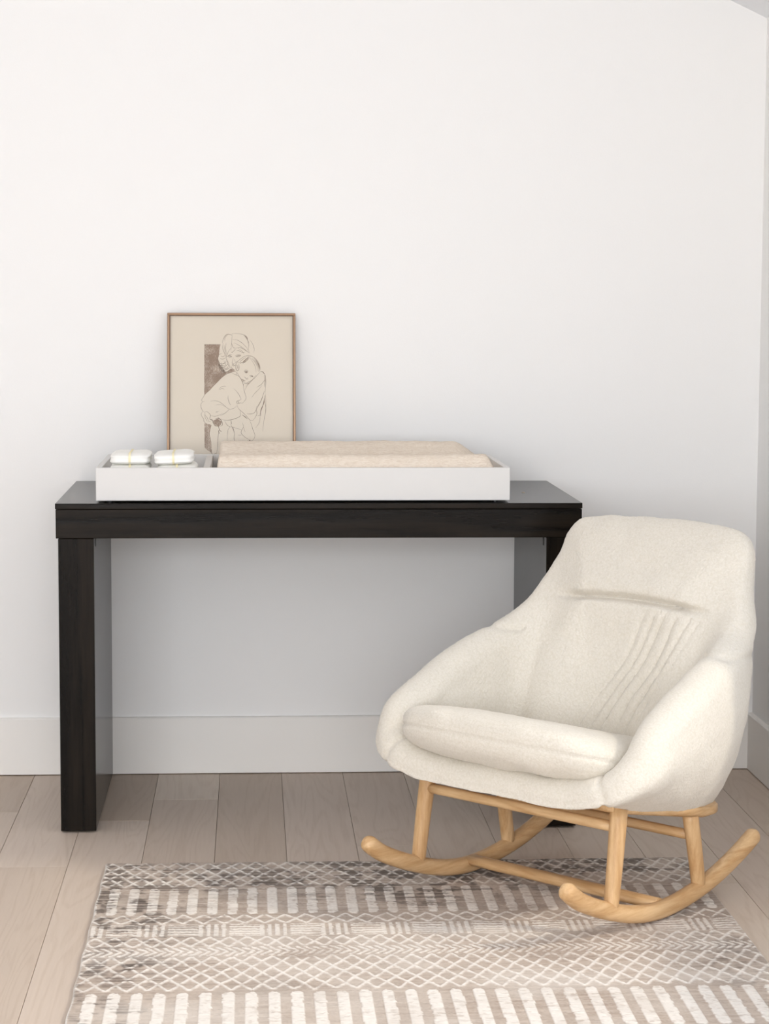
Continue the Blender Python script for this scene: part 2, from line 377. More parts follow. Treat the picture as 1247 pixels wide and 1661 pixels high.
# ---------------------------------------------------------------- changing pad (contoured, muslin cover)
def pad():
    nx, ny = 150, 70
    x0, x1, y0, y1 = .3605, 1.0145, TY0+w+.004, TY1-w-.004
    zb = TZ0+.0105
    L = [np.array([0, 0, 0])]
    xs = np.linspace(0, 1, nx); ys = np.linspace(0, 1, ny)
    V = []
    def smooth(e0, e1, t): t = np.clip((t-e0)/(e1-e0), 0, 1); return t*t*(3-2*t)
    for j, b in enumerate(ys):
        for i, a in enumerate(xs):
            x = x0+(x1-x0)*a; y = y0+(y1-y0)*b
            # cross section: front ridge lower, back ridge a touch higher, hollow between
            h = .062+.030*math.exp(-((b-.10)/.16)**2)+.040*math.exp(-((b-.86)/.17)**2) - .012*math.exp(-((b-.5)/.2)**2)
            endin = .035 if b > .5 else .0
            # rear ridge stops short of the right end
            rr = smooth(0, .012, a)*smooth(0, .055+.07*smooth(.4, .8, b), 1-a)
            h = h*(.60+.40*rr) * (1-.0*a)
            e = min(a*(x1-x0), (1-a)*(x1-x0), b*(y1-y0), (1-b)*(y1-y0))
            rd = .012 if a*(x1-x0) < .03 and b > .02 else .028
            if e < rd: h *= math.sqrt(max(0, 1-(1-e/rd)**2))*.55+.45
            p = Vector((x*14, y*26, 0))
            h += .0022*noise.noise(p) + .0012*noise.noise(Vector((x*60, y*90, 3)))
            # pulled creases at right front corner
            c_ = smooth(.12, .0, 1-a)*smooth(.5, .0, b)
            h += .0028*c_*math.sin((x*1.0+y*1.3)*300 + 2*noise.noise(Vector((x*20, y*20, 1))))
            V.append((x, y, zb+max(h, .004)))
    top = len(V)
    F = [(j*nx+i, j*nx+i+1, (j+1)*nx+i+1, (j+1)*nx+i) for j in range(ny-1) for i in range(nx-1)]
    rim = [i for i in range(nx)] + [j*nx+nx-1 for j in range(1, ny)] + [(ny-1)*nx+i for i in range(nx-2, -1, -1)] + [j*nx for j in range(ny-2, 0, -1)]
    base = len(V)
    for r in rim: V.append((V[r][0], V[r][1], zb))
    n = len(rim)
    for k in range(n): F.append((rim[k], base+k, base+(k+1) % n, rim[(k+1) % n]))
    F.append(tuple(base+k for k in range(n)))
    cx, cy = (x0+x1)/2, (y0+y1)/2
    o = obj('changing_pad', [(v[0]-cx, v[1]-cy, v[2]-zb) for v in V], [q[::-1] for q in F], M_muslin, None, True)
    o.location = (cx, cy, zb)
    tag(o, 'contoured changing pad in a sand muslin cover, lying in the white tray', 'changing pad')
    bm = bmesh.new(); bm.from_mesh(o.data); bmesh.ops.recalc_face_normals(bm, faces=bm.faces); bm.to_mesh(o.data); bm.free()
pad()

# ---------------------------------------------------------------- folded diapers
M_diaper = plain('diaper_white', srgb(246, 245, 240), .85, .15, bump=.3, bscale=120)
M_stripe = plain('wetness_stripe', srgb(244, 234, 196), .8, .1)
HH = [.0196, .0146, .0130]
def diaper(seed):
    """a folded diaper: rounded pillow of layers with a fold line and a pale yellow stripe"""
    hw, hd, hh = .0465, .085, HH[seed % 5]
    nu, nv = 44, 22
    V = []
    for j in range(nv+1):
        ph = -PI/2+PI*j/nv
        for i in range(nu):
            th = 2*PI*i/nu
            ex = lambda c, p: math.copysign(abs(c)**p, c)
            cx, cy = ex(math.cos(th), .30), ex(math.sin(th), .30)
            cp, sp = ex(math.cos(ph), .34), ex(math.sin(ph), .62)
            x, y, z = hw*cx*cp, hd*cy*cp, hh*sp
            z += .0016*noise.noise(Vector((x*40, y*30, seed*3.1)))*(1 if z > 0 else .2)
            x += .0025*noise.noise(Vector((z*90, y*30, seed*1.7)))
            # fold groove around the middle
            if abs(z) < .004: x *= .955; y *= .975
            V.append((x, y, z))
    F = [(j*nu+i, j*nu+(i+1) % nu, (j+1)*nu+(i+1) % nu, (j+1)*nu+i) for j in range(nv) for i in range(nu)]
    return V, F
def stripe(seed, hs):
    V = []; n = 15
    pts = []
    for k in range(n):     # wraps over the front edge and across the top
        t = k/(n-1)
        ph = -PI/2*.85 + (PI/2*.85+PI/2*.95)*min(1, t*2) if t < .5 else None
        if t < .5:
            a = -PI*.42+(PI*.42+PI*.30)*(t*2)
            cp, sp = abs(math.cos(a))**.34, math.copysign(abs(math.sin(a))**.62, math.sin(a))
            pts.append((-.085*cp-.0007, hs*sp+(.0006 if sp > 0 else 0)))
        else:
            pts.append((-.072+(t-.5)*2*.13, hs+.0012))
    F = []
    for y, z in pts: V += [(-.0024, y, z), (.0024, y, z)]
    for k in range(n-1): F.append((2*k, 2*k+1, 2*k+3, 2*k+2))
    m = len(V)
    return V, F
lefts = ['top folded white diaper of the left stack, yellow stripe in front', 'second folded diaper from the top of the left stack', 'bottom folded diaper of the left stack, sunk below the tray rim']
rights = ['top folded white diaper of the right stack, slightly tilted beside the divider', 'second folded diaper from the top of the right stack', 'bottom folded diaper of the right stack, sunk below the tray rim']
zt = TZ0+.0105
for sx, (bx, by, labs) in enumerate(((.164, -.475, lefts), (.269, -.480, rights))):
    for lv in range(3):
        V, F = diaper(sx*5+lv)
        hh = HH[lv]+.0004; zb_ = sum(2*h for h in HH[:lv])-.0006*lv
        dx = random.uniform(-.002, .002)+(0 if sx == 0 else (-.004 if lv == 2 else .003))
        o = obj('folded_diaper', V, F, M_diaper, None, True, labs[2-lv])
        o['category'] = 'diaper'; o['group'] = 'folded diapers stacked in the left end of the tray'
        o.location = (bx+dx, by, zt+hh+zb_); o.rotation_euler = (0, (-.05 if (sx == 1 and lv == 2) else 0), random.uniform(-.03, .03))
        V, F = stripe(0, HH[lv])
        s = obj('stripe', V, F, M_stripe, o, True, 'thin pale yellow stripe')

# ---------------------------------------------------------------- framed drawing leaning on the wall
FW_, FH_ = .3225, .430
fy_bot, fy_top = -.095, -.014
lean = math.asin((fy_top-fy_bot)/FH_)
fr = empty('framed_drawing', (.3935, fy_bot, TH+.001), 0, 'thin copper framed pencil drawing of a mother holding a child, leaning on the wall', 'picture')
fr.rotation_euler = (-lean, 0, -.004)
# local: x right, z up, front face is -y
fwid, fd = .0062, .014
bm = bmesh.new()
def fbar(x0, x1, z0, z1, nm='frame_bar'):
    return bbox(nm, x0, x1, -fd, 0, z0, z1, M_brass, fr, .0012, 2)
fbar(-FW_/2, FW_/2, FH_-fwid, FH_); fbar(-FW_/2, FW_/2, 0, fwid)
fbar(-FW_/2, -FW_/2+fwid, fwid, FH_-fwid); fbar(FW_/2-fwid, FW_/2, fwid, FH_-fwid)
for a_ in ((-FW_/2+fwid, -FW_/2+fwid+.0013, fwid, FH_-fwid), (FW_/2-fwid-.0013, FW_/2-fwid, fwid, FH_-fwid), (-FW_/2+fwid+.0013, FW_/2-fwid-.0013, FH_-fwid-.0013, FH_-fwid)):
    bbox('inner_lip', a_[0], a_[1], -.0128, -.0099, a_[2], a_[3], M_lip, fr)
bbox('backing_board', -FW_/2+.003, FW_/2-.003, -.0035, -.0005, .003, FH_-.003, plain('board', srgb(120, 92, 70), .8), fr)
M_paper = plain('drawing_paper', srgb(226, 215, 198), .8, .2, var=.02)
paper = bbox('drawing_sheet', -FW_/2+fwid*.6, FW_/2-fwid*.6, -.0052, -.0042, fwid*.6, FH_-fwid*.6, M_paper, fr)
# glass: clear with a faint surface reflection
m, nt, b = newmat('clear_glass'); L = nt.links
tr = N(nt, 'ShaderNodeBsdfTransparent'); gl = N(nt, 'ShaderNodeBsdfGlossy'); gl.inputs['Roughness'].default_value = .03
lw = N(nt, 'ShaderNodeFresnel'); lw.inputs['IOR'].default_value = 1.3; mx = N(nt, 'ShaderNodeMixShader')
L.new(lw.outputs[0], mx.inputs[0]); L.new(tr.outputs[0], mx.inputs[1]); L.new(gl.outputs[0], mx.inputs[2]); L.new(mx.outputs[0], nt.nodes['Material Output'].inputs[0])
bbox('glass_pane', -FW_/2+fwid*.6, FW_/2-fwid*.6, -.0098, -.0080, fwid*.6, FH_-fwid*.6, m, fr)
# the drawing: strokes as thin ribbons of ink on the sheet (coordinates on a 1107 x 1661 study grid)
GS = 7.907
def gp(x, y):
    px, py = 310+x/GS, 530+y/GS
    return ((px-374.2)/206*.3205, FH_-(py-511.5)/206*.3205*1.01)
STR = [
 # mother's hair
 ([(390,230),(410,165),(450,122),(490,125),(515,130)],1.3),([(420,210),(425,165),(470,115)],.9),([(515,110),(513,160),(508,240),(500,330)],.7),
 ([(515,110),(590,112),(660,125),(700,150),(718,190)],.9),([(520,190),(580,195),(640,230),(700,290),(715,330)],.9),
 ([(660,125),(690,160),(715,200),(722,240)],1.4),([(680,140),(700,160),(715,185)],1.6),([(740,190),(775,240),(798,310),(790,355)],.8),([(722,200),(728,260),(722,320),(740,360)],.9),
 ([(400,230),(395,300),(425,380),(440,420)],1.1),([(415,260),(425,330),(445,395)],.9),([(440,230),(430,300),(450,370)],.8),([(510,240),(530,290),(560,300)],1.0),
 ([(560,300),(610,290),(660,310),(705,340),(740,365)],1.1),([(540,230),(600,260),(660,300),(720,350)],.8),([(500,300),(470,340),(440,420),(460,470),(490,530)],.9),
 ([(385,370),(350,380),(335,430),(345,470)],1.0),([(345,400),(330,440),(350,480),(345,530),(365,560)],1.1),([(370,400),(400,410),(420,390)],1.0),([(360,430),(395,440),(430,425)],1.1),
 ([(345,480),(380,500),(420,490),(440,460)],1.2),([(355,520),(390,520),(430,530),(460,500)],1.3),([(365,560),(395,545),(440,560),(470,530)],1.3),([(385,600),(410,580),(450,570),(490,545)],1.4),
 ([(400,560),(430,600),(480,590)],1.0),([(440,430),(455,480),(470,520),(500,550)],1.1),([(410,460),(430,500),(420,540)],.9),([(375,480),(390,540),(410,590)],.8),
 ([(560,310),(520,350),(500,345)],1.1),([(570,330),(600,330),(640,350),(680,350)],.9),([(590,300),(640,335),(670,375)],.8),
 # mother's face
 ([(450,410),(475,395),(500,400),(515,415)],1.6),([(460,400),(490,380),(515,385)],.8),([(465,410),(490,412),(510,410)],1.4),([(560,405),(590,395),(630,390)],1.6),([(555,395),(590,380),(625,385)],.8),
 ([(565,410),(600,408),(625,398)],1.3),([(530,420),(520,470),(515,490),(530,500),(550,490)],1.0),([(510,515),(530,512),(550,520)],1.4),([(515,525),(535,525),(548,520)],1.2),
 ([(500,530),(520,560),(545,575)],1.1),([(550,490),(575,470),(600,460)],.8),([(545,440),(555,480)],.6),
 # child's head
 ([(585,470),(620,440),(670,405),(730,395),(790,415),(840,465),(865,520),(872,570),(855,600)],1.2),([(610,490),(650,480),(690,440),(725,410)],1.5),
 ([(620,495),(670,470),(710,430),(735,405)],1.3),([(650,490),(700,460),(740,415)],1.3),([(740,420),(790,460),(830,520),(840,590)],.8),([(770,420),(820,480),(850,540),(855,600)],.9),
 ([(800,430),(845,500),(862,560)],1.2),([(750,440),(790,490),(815,550),(820,610)],.7),([(720,430),(690,470),(650,495)],.9),([(690,415),(640,450),(610,480)],1.0),([(820,450),(858,515),(868,575)],1.5),
 ([(610,490),(585,475),(565,500),(560,545),(575,585),(595,580),(605,545),(600,510),(590,495)],1.4),([(575,510),(585,540),(580,565)],1.3),
 ([(575,600),(600,650),(625,690),(650,725)],.9),([(665,595),(690,575),(715,590),(720,605)],.8),([(672,600),(690,592),(708,602),(700,615),(680,612)],1.9),([(676,605),(700,605)],2.2),
 ([(735,655),(760,645),(785,660)],1.4),([(745,665),(770,660),(785,668)],1.6),([(665,665),(685,675),(700,695),(715,690),(712,675)],1.2),([(625,690),(645,700),(665,715),(685,715)],1.4),
 ([(640,705),(660,708),(680,725)],1.3),([(635,715),(665,730)],1.0),([(650,730),(690,745),(730,730),(780,700),(830,650),(870,605)],1.1),([(665,755),(710,755),(740,735)],1.0),([(640,700),(650,745),(665,770)],.9),
 # child's back and arm
 ([(575,630),(560,600),(520,605),(450,630),(390,670),(330,730),(270,790),(225,840),(175,885),(145,930),(125,965),(145,985),(165,980)],1.0),
 ([(575,600),(570,640),(610,665),(640,720),(660,780),(670,850),(690,910),(690,950),(660,990),(640,1005)],1.0),([(500,610),(560,640),(590,640)],.8),
 ([(345,830),(370,800),(410,785),(440,790)],.8),([(355,830),(385,815),(415,825)],1.0),([(535,815),(570,850),(600,890),(620,930),(632,950)],.9),([(465,905),(465,950),(480,1000),(495,1025)],1.2),
 ([(632,950),(610,965),(580,975),(572,995),(590,1010),(620,1000),(650,1005)],1.1),([(600,975),(590,990),(610,1005)],1.4),
 ([(145,985),(120,1010),(120,1060),(140,1100),(160,1115)],1.0),([(235,980),(290,970),(350,985),(400,1020),(440,1055),(480,1078),(530,1070),(575,1040)],.9),([(300,1030),(360,1020),(420,1045)],.5),
 ([(480,1078),(450,1110),(400,1145),(365,1160)],1.0),([(240,1160),(290,1170),(340,1160),(400,1130)],.8),([(330,1120),(310,1115),(350,1105)],.7),
 ([(575,1020),(600,1075),(650,1120),(700,1170),(740,1215),(770,1225),(810,1190)],1.0),([(615,1090),(620,1160),(590,1185),(520,1210),(450,1220),(400,1215)],1.2),([(400,1215),(360,1200),(330,1180)],.8),
 ([(700,1135),(740,1140),(790,1130),(815,1100),(830,1060)],1.1),([(640,1150),(680,1175),(710,1205)],1.6),([(650,1155),(690,1190)],1.3),
 # mother's sleeve
 ([(870,600),(905,600),(935,640),(945,720),(940,800),(935,880)],1.1),([(880,595),(910,605),(925,630)],1.8),([(930,640),(935,720),(925,790)],1.3),([(935,700),(890,760),(830,800)],1.0),([(900,770),(850,830),(800,880),(765,930)],.8),
 ([(820,640),(760,720),(700,790),(680,840)],.8),([(800,680),(740,740),(680,790)],.7),([(925,850),(900,930),(870,1000),(835,1060)],1.3),([(915,880),(890,960),(850,1030),(825,1080)],1.5),([(935,900),(920,1000),(885,1080),(870,1160)],1.7),
 ([(940,880),(945,1000),(940,1120),(920,1230),(905,1360)],.9),([(925,940),(905,1040),(880,1110),(880,1165)],1.4),([(830,1040),(825,1090),(830,1140),(800,1200)],1.3),([(840,1160),(880,1160)],1.0),([(875,1165),(860,1250),(815,1320)],.8),([(930,980),(945,1080),(925,1200)],1.1),
 # hand at left, legs
 ([(165,1120),(190,1110),(220,1130),(240,1160),(230,1200),(265,1230),(270,1260)],1.1),([(140,1105),(120,1150),(150,1200),(160,1240),(200,1270),(240,1270)],1.0),([(160,1150),(175,1190),(200,1240)],.9),
 ([(165,1120),(175,1160),(200,1190),(215,1230),(245,1240)],.9),([(300,1200),(340,1195),(380,1230),(390,1280),(360,1300)],1.5),([(230,1210),(260,1215),(275,1250),(300,1290),(350,1300)],2.0),([(330,1195),(375,1220),(380,1260)],1.6),
 ([(250,1280),(235,1340),(225,1400),(240,1460),(245,1500)],1.3),([(345,1300),(350,1340),(340,1400),(335,1460),(330,1560),(320,1640)],1.2),([(340,1300),(360,1350),(385,1365)],1.4),([(340,1350),(352,1390)],1.6),
 ([(500,1230),(500,1280),(520,1320),(545,1390),(540,1450),(560,1490),(640,1495),(720,1490)],1.1),([(420,1225),(450,1280),(490,1305),(500,1310)],1.0),([(490,1305),(465,1340),(455,1420),(450,1500)],.8),
 ([(505,1300),(560,1320),(630,1340)],.8),([(645,1250),(660,1300),(640,1340),(630,1380),(660,1420),(700,1450),(750,1475)],1.0),([(740,1225),(760,1270),(780,1340),(805,1410),(790,1460),(760,1490)],1.0),
 ([(660,1310),(680,1370)],.8),([(715,1475),(730,1490),(740,1475),(750,1490),(762,1478)],1.7),([(590,1410),(620,1412),(635,1405)],.8),([(525,1310),(540,1370)],1.6),([(240,1590),(250,1640),(275,1648)],1.1),([(285,1648),(320,1640)],1.3),([(500,1215),(510,1270)],1.3),
]
def ribbons(strokes, wbase):
    V = []; F = []
    for pts, wd in strokes:
        P = np.array([gp(*p) for p in pts])
        if len(P) > 2: P = catmull(P, len(P)*4)
        T = np.gradient(P, axis=0); T /= (np.linalg.norm(T, axis=1)[:, None]+1e-12); Nn = np.stack([-T[:, 1], T[:, 0]], 1)
        n = len(P); s = len(V)
        for i in range(n):
            ww = wbase*wd*(.35+.65*math.sin(PI*(i+.5)/n))*(.8+.4*random.random())
            V += [(P[i][0]+Nn[i][0]*ww/2, -.00535, P[i][1]+Nn[i][1]*ww/2), (P[i][0]-Nn[i][0]*ww/2, -.00535, P[i][1]-Nn[i][1]*ww/2)]
        for i in range(n-1): F.append((s+2*i, s+2*i+1, s+2*i+3, s+2*i+2))
    return V, F
M_ink = plain('pencil', srgb(136, 118, 101), .9, .1)
V, F = ribbons(STR, .00088); obj('pencil_lines', V, F, M_ink, fr, label='pale brown pencil lines')
# shaded panels behind the figures, hatched
m, nt, b = newmat('pencil_shading'); L = nt.links
tc = N(nt, 'ShaderNodeTexCoord'); mp = N(nt, 'ShaderNodeMapping'); mp.inputs['Scale'].default_value = (900, 900, 260); mp.inputs['Rotation'].default_value = (0, .5, 0)
L.new(tc.outputs['Object'], mp.inputs[0]); n1 = N(nt, 'ShaderNodeTexNoise', i_Scale=1.0, i_Detail=3.0); L.new(mp.outputs[0], n1.inputs['Vector'])
n2 = N(nt, 'ShaderNodeTexNoise', i_Scale=32.0, i_Detail=2.0); L.new(tc.outputs['Object'], n2.inputs['Vector'])
ad = N(nt, 'ShaderNodeMath', operation='ADD'); L.new(n1.outputs['Fac'], ad.inputs[0]); L.new(n2.outputs['Fac'], ad.inputs[1])
cr = N(nt, 'ShaderNodeValToRGB'); e = cr.color_ramp.elements; e[0].position = .75/2+.1; e[0].color = srgb(150, 128, 110); e[1].position = .62; e[1].color = srgb(206, 190, 172)
hf = N(nt, 'ShaderNodeMath', operation='MULTIPLY'); hf.inputs[1].default_value = .5; L.new(ad.outputs[0], hf.inputs[0])
L.new(hf.outputs[0], cr.inputs[0]); L.new(cr.outputs[0], b.inputs['Base Color']); b.inputs['Roughness'].default_value = .9
SH = [[(160,250),(370,250),(355,300),(350,370),(330,430),(345,480),(345,540),(370,590),(400,610),(440,628)],
      [(160,250),(440,628),(390,670),(330,730),(270,790),(225,840),(175,885),(160,895)],
      [(400,610),(450,600),(500,560),(545,575),(560,595),(520,605),(440,628)],
      [(162,1255),(200,1272),(240,1275),(250,1290),(235,1340),(225,1400),(240,1460),(250,1500),(255,1590),(262,1640),(200,1600),(165,1570)],
      [(275,1225),(330,1200),(375,1235),(375,1275),(345,1300),(305,1285),(285,1262)]]
V = []; F = []
for poly in SH:
    s = len(V)
    for x, y in poly: g = gp(x, y); V.append((g[0], -.00528, g[1]))
    F.append(tuple(range(s, s+len(poly))))
sh = obj('pencil_shading', V, F, m, fr, label='brown hatched shading patch')
bm = bmesh.new(); bm.from_mesh(sh.data); bmesh.ops.triangulate(bm, faces=bm.faces); bm.to_mesh(sh.data); bm.free()

# ---------------------------------------------------------------- rug
def rug():
    x0, x1, y1, y0 = .128, 1.394, -.918, -3.0
    nx, ny = 560, 620
    X = np.linspace(x0, x1, nx); Y = np.concatenate([np.linspace(y1, -2.05, 470), np.linspace(-2.05, y0, 151)[1:]]); ny = len(Y)
    gx, gy = np.meshgrid(X, Y); u = gx-x0; v = y1-gy          # v grows away from the back edge
    def nz(su, sv, seed, oct=3):
        r = np.random.default_rng(seed); out = np.zeros_like(u); amp = 1; tot = 0
        for o in range(oct):
            g = r.random((int(2.2*sv*2**o)+4, int(1.4*su*2**o)+4))
            a = u*su*2**o; b_ = v*sv*2**o; i = a.astype(int); j = b_.astype(int); fa = a-i; fb = b_-j
            fa = fa*fa*(3-2*fa); fb = fb*fb*(3-2*fb)
            out += amp*((g[j, i]*(1-fa)+g[j, i+1]*fa)*(1-fb)+(g[j+1, i]*(1-fa)+g[j+1, i+1]*fa)*fb); tot += amp; amp *= .55
        return out/tot
    jx = u+.0014*(nz(20, 60, 1)-.5)*2; jv = v+.006*(nz(50, 14, 2)-.5)*2
    cream = np.zeros_like(u)
    def tri(t): return np.abs((t % 1)-.5)*2          # 0..1..0
    def diam(va, vb, rows, px, wd=.0034):
        h = (vb-va)/rows; m = (jv >= va) & (jv <= vb)
        t = (jv-va)/h
        d1 = np.abs(((jx/px+t) % 1)-.5); d2 = np.abs(((jx/px-t) % 1)-.5)
        d = np.minimum(d1, d2)*px
        return m*np.clip(1.5-d/wd, 0, 1)
    def zig(va, vb, px, wd=.003):
        t = tri(jx/px); vc = va+(vb-va)*t
        return np.clip(1.5-np.abs(jv-vc)/(wd*1.6), 0, 1)
    def bars(va, vb, px, frac=.52, ph=0):
        s = (jx/px+ph) % 1; edge = np.abs(s-.5)/(frac/2)
        end = np.minimum(jv-va, vb-jv)
        rd = np.clip(end/.012, 0, 1)**.5
        return ((edge < .35+.65*rd) & (end > 0)).astype(float)
    def sm_(a, b, x): x = np.clip((x-a)/(b-a), 0, 1); return x*x*(3-2*x)
    def pattern(off):
        c = np.zeros_like(u)
        c = np.maximum(c, diam(off+.008, off+.197, 3, .034))
        c = np.maximum(c, bars(off+.207, off+.398, .0401, .5, -.37)*.95)
        c = np.maximum(c, diam(off+.402, off+.462, 1, .040))
        # woven blocks: four upright strokes, then horizontal lines
        m = (jv > off+.468) & (jv < off+.545)
        cell = ((jx+.024)/.118) % 1
        c = np.maximum(c, m*np.where(cell < .5, ((cell*8) % 1 < .55)*.85, (((jv-off)/.0155) % 1 < .5)*.85))
        c = np.maximum(c, diam(off+.550, off+.612, 1, .036))
        m = (jv > off+.616) & (jv < off+.668)
        ch = np.abs(jv-off-.642)*.75; c = np.maximum(c, m*((((jx+ch)/.0165) % 1) < .45)*.9)
        c = np.maximum(c, diam(off+.672, off+.868, 3, .037))
        return c
    for off in (0, 1.09):
        cream = np.maximum(cream, pattern(off))
    cream = np.maximum(cream, bars(.880, 1.085, .0400, .53, -.33)*.98)
    cream = np.maximum(cream, bars(1.97, 2.07, .0400, .53, -.33)*.98)
    streak = nz(9, 210, 5, 2); fine = nz(260, 300, 6, 1); wear = nz(7, 9, 7, 4); dark = nz(3.2, 4.5, 11, 3)
    # a few darker faded areas
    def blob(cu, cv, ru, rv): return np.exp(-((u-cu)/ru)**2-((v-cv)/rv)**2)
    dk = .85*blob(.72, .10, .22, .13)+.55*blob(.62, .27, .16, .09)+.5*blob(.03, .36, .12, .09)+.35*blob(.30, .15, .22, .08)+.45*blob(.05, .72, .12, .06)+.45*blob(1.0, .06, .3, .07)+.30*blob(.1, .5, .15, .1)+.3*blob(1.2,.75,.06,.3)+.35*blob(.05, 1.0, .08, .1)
    base_l = np.array(srgb(192, 178, 165)[:3]); base_d = np.array(srgb(158, 141, 127)[:3]); grey = np.array(srgb(92, 80, 71)[:3]); crm = np.array(srgb(236, 230, 222)[:3])
    t = np.clip(.25+1.1*(wear-.45)+.9*(streak-.5)+.5*(fine-.5), 0, 1)[..., None]
    col = base_l*(1-t)+base_d*t
    clump = nz(34, 30, 77, 3); clump = sm_(.36, .62, clump)
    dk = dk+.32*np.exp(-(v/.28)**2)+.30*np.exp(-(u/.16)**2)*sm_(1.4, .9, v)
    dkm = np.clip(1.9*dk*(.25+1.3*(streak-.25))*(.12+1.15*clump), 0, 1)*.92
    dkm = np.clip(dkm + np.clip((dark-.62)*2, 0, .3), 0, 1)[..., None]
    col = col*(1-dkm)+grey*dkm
    pale = np.clip((nz(5, 6, 33, 3)-.42)*2.2, 0, .7)[..., None]*(v > .5)[..., None]
    col = col*(1-pale*.5)+crm*.92*pale*.5
    hold = np.clip(1.02-.22*(1-clump)*sm_(.6, .2, v)-1.6*np.clip(wear-.56, 0, 1)-dkm[..., 0]*.65*sm_(.35, .6, streak)-.45*sm_(.58, .78, nz(90, 160, 9, 2))-.2*sm_(.5, .8, streak), 0, 1)
    k = (cream*hold)[..., None]
    crv = crm*(.90+.16*(streak[..., None]-.5)+.10*fine[..., None])
    col = col*(1-k)+crv*k
    edge = np.minimum(np.minimum(u, (x1-x0)-u), v)
    k = (np.clip(1-edge/.005, 0, 1)*.8)[..., None]; col = col*(1-k)+crm*.85*k
    z = .0088+.0016*cream*hold+.0012*(fine-.5)+.0010*(streak-.5)
    z = z*np.clip(.55+edge/.006, 0, 1)
    V = np.stack([gx, gy, z], -1).reshape(-1, 3)
    # slightly wavy outline
    V[:, 0] += np.where(u.reshape(-1) < .01, .0015*np.sin(V[:, 1]*37), 0)
    idx = np.arange(nx*ny).reshape(ny, nx)
    F = np.stack([idx[:-1, :-1], idx[1:, :-1], idx[1:, 1:], idx[:-1, 1:]], -1).reshape(-1, 4)
    me = bpy.data.meshes.new('pile')
    me.vertices.add(len(V)); me.vertices.foreach_set('co', V.ravel()); me.loops.add(F.size); me.loops.foreach_set('vertex_index', F.ravel())
    me.polygons.add(len(F)); me.polygons.foreach_set('loop_start', np.arange(0, F.size, 4)); me.update(calc_edges=True)
    me.polygons.foreach_set('use_smooth', [True]*len(F))
    ca = me.color_attributes.new('weave', 'FLOAT_COLOR', 'POINT')
    ca.data.foreach_set('color', np.concatenate([col.reshape(-1, 3), np.ones((len(V), 1))], 1).ravel())
    m, nt, b = newmat('woven_pile'); at = N(nt, 'ShaderNodeAttribute'); at.attribute_name = 'weave'
    nt.links.new(at.outputs['Color'], b.inputs['Base Color']); b.inputs['Roughness'].default_value = .95; b.inputs['Specular IOR Level'].default_value = .12
    b.inputs['Sheen Weight'].default_value = .1
    me.materials.append(m)
    root = empty('area_rug', ((x0+x1)/2, (y0+y1)/2, 0), 0, 'taupe and cream patterned rug with bands of bars and diamonds under the rocking chair', 'rug')
    o = bpy.data.objects.new('pile', me); C.objects.link(o); o.parent = root; o.location = (-(x0+x1)/2, -(y0+y1)/2, 0)
    cx, cy = (x0+x1)/2, (y0+y1)/2
    bbox('backing', x0-cx, x1-cx, y0-cy, y1-cy, .0003, .0052, plain('rug_backing', srgb(205, 195, 182), .9, .1), root)
rug()

# ---------------------------------------------------------------- rocking chair (local x = to its left arm in the picture's right, y = backwards)
TH_C = math.radians(46.5)
chair = empty('rocking_chair', (1.066, -1.216, .0112), -TH_C, 'cream boucle rocking chair with pale ash legs and curved rockers on the rug', 'chair')
def L3(u, s, z): return (u, -s, z)
HWL = .248
RS = [(.292, .115), (.276, .103), (.25, .087), (.20, .065), (.15, .047), (.10, .032), (.05, .022), (0, .0175), (-.05, .0195), (-.10, .026), (-.15, .036), (-.20, .050), (-.25, .068), (-.295, .087), (-.332, .105)]
LEGF = ((.152, .045), (.124, .242)); LEGR = ((-.142, .034), (-.112, .195))
for sg in (-1, 1):
    P = catmull([L3(sg*(HWL+.006*(s > .2)*(s-.2)/.1), s, z) for s, z in RS], 60)
    rr = [(.0165, .0175)]*60
    V, F = sweep(P, rr, 20, True, .85)
    obj('rocker', V, F, M_ash[1], chair, True)
for (a, b_) in (LEGF, LEGR):
    for sg in (-1, 1):
        P = [L3(sg*HWL, a[0], a[1]), L3(sg*(HWL-.001), (a[0]+b_[0])/2, (a[1]+b_[1])/2), L3(sg*(HWL-.004), b_[0], b_[1])]
        P = catmull(P, 10)
        V, F = sweep(P, [(r, r) for r in np.linspace(.0145, .0175 if a is LEGF[0] else .0165, 10)], 18, False)
        obj('leg', V, F, M_ash[2], chair, True)
def bar(name, s, z, r, rl=None):
    P = [L3(x, s, z) for x in np.linspace(-HWL+.008, HWL-.008, 12)]
    V, F = sweep(P, [r]*12 if rl is None else rl, 16, False); return obj(name, V, F, M_ash[0], chair, True)
bar('stretcher', .130, .207, .0105)
bar('stretcher', -.121, .146, .0105)
P = [L3(x, -.01, .028) for x in np.linspace(-HWL+.006, HWL-.006, 12)]
V, F = sweep(P, [(.019, .0115)]*12, 16, False); obj('cross_rail', V, F, M_ash[0], chair, True)

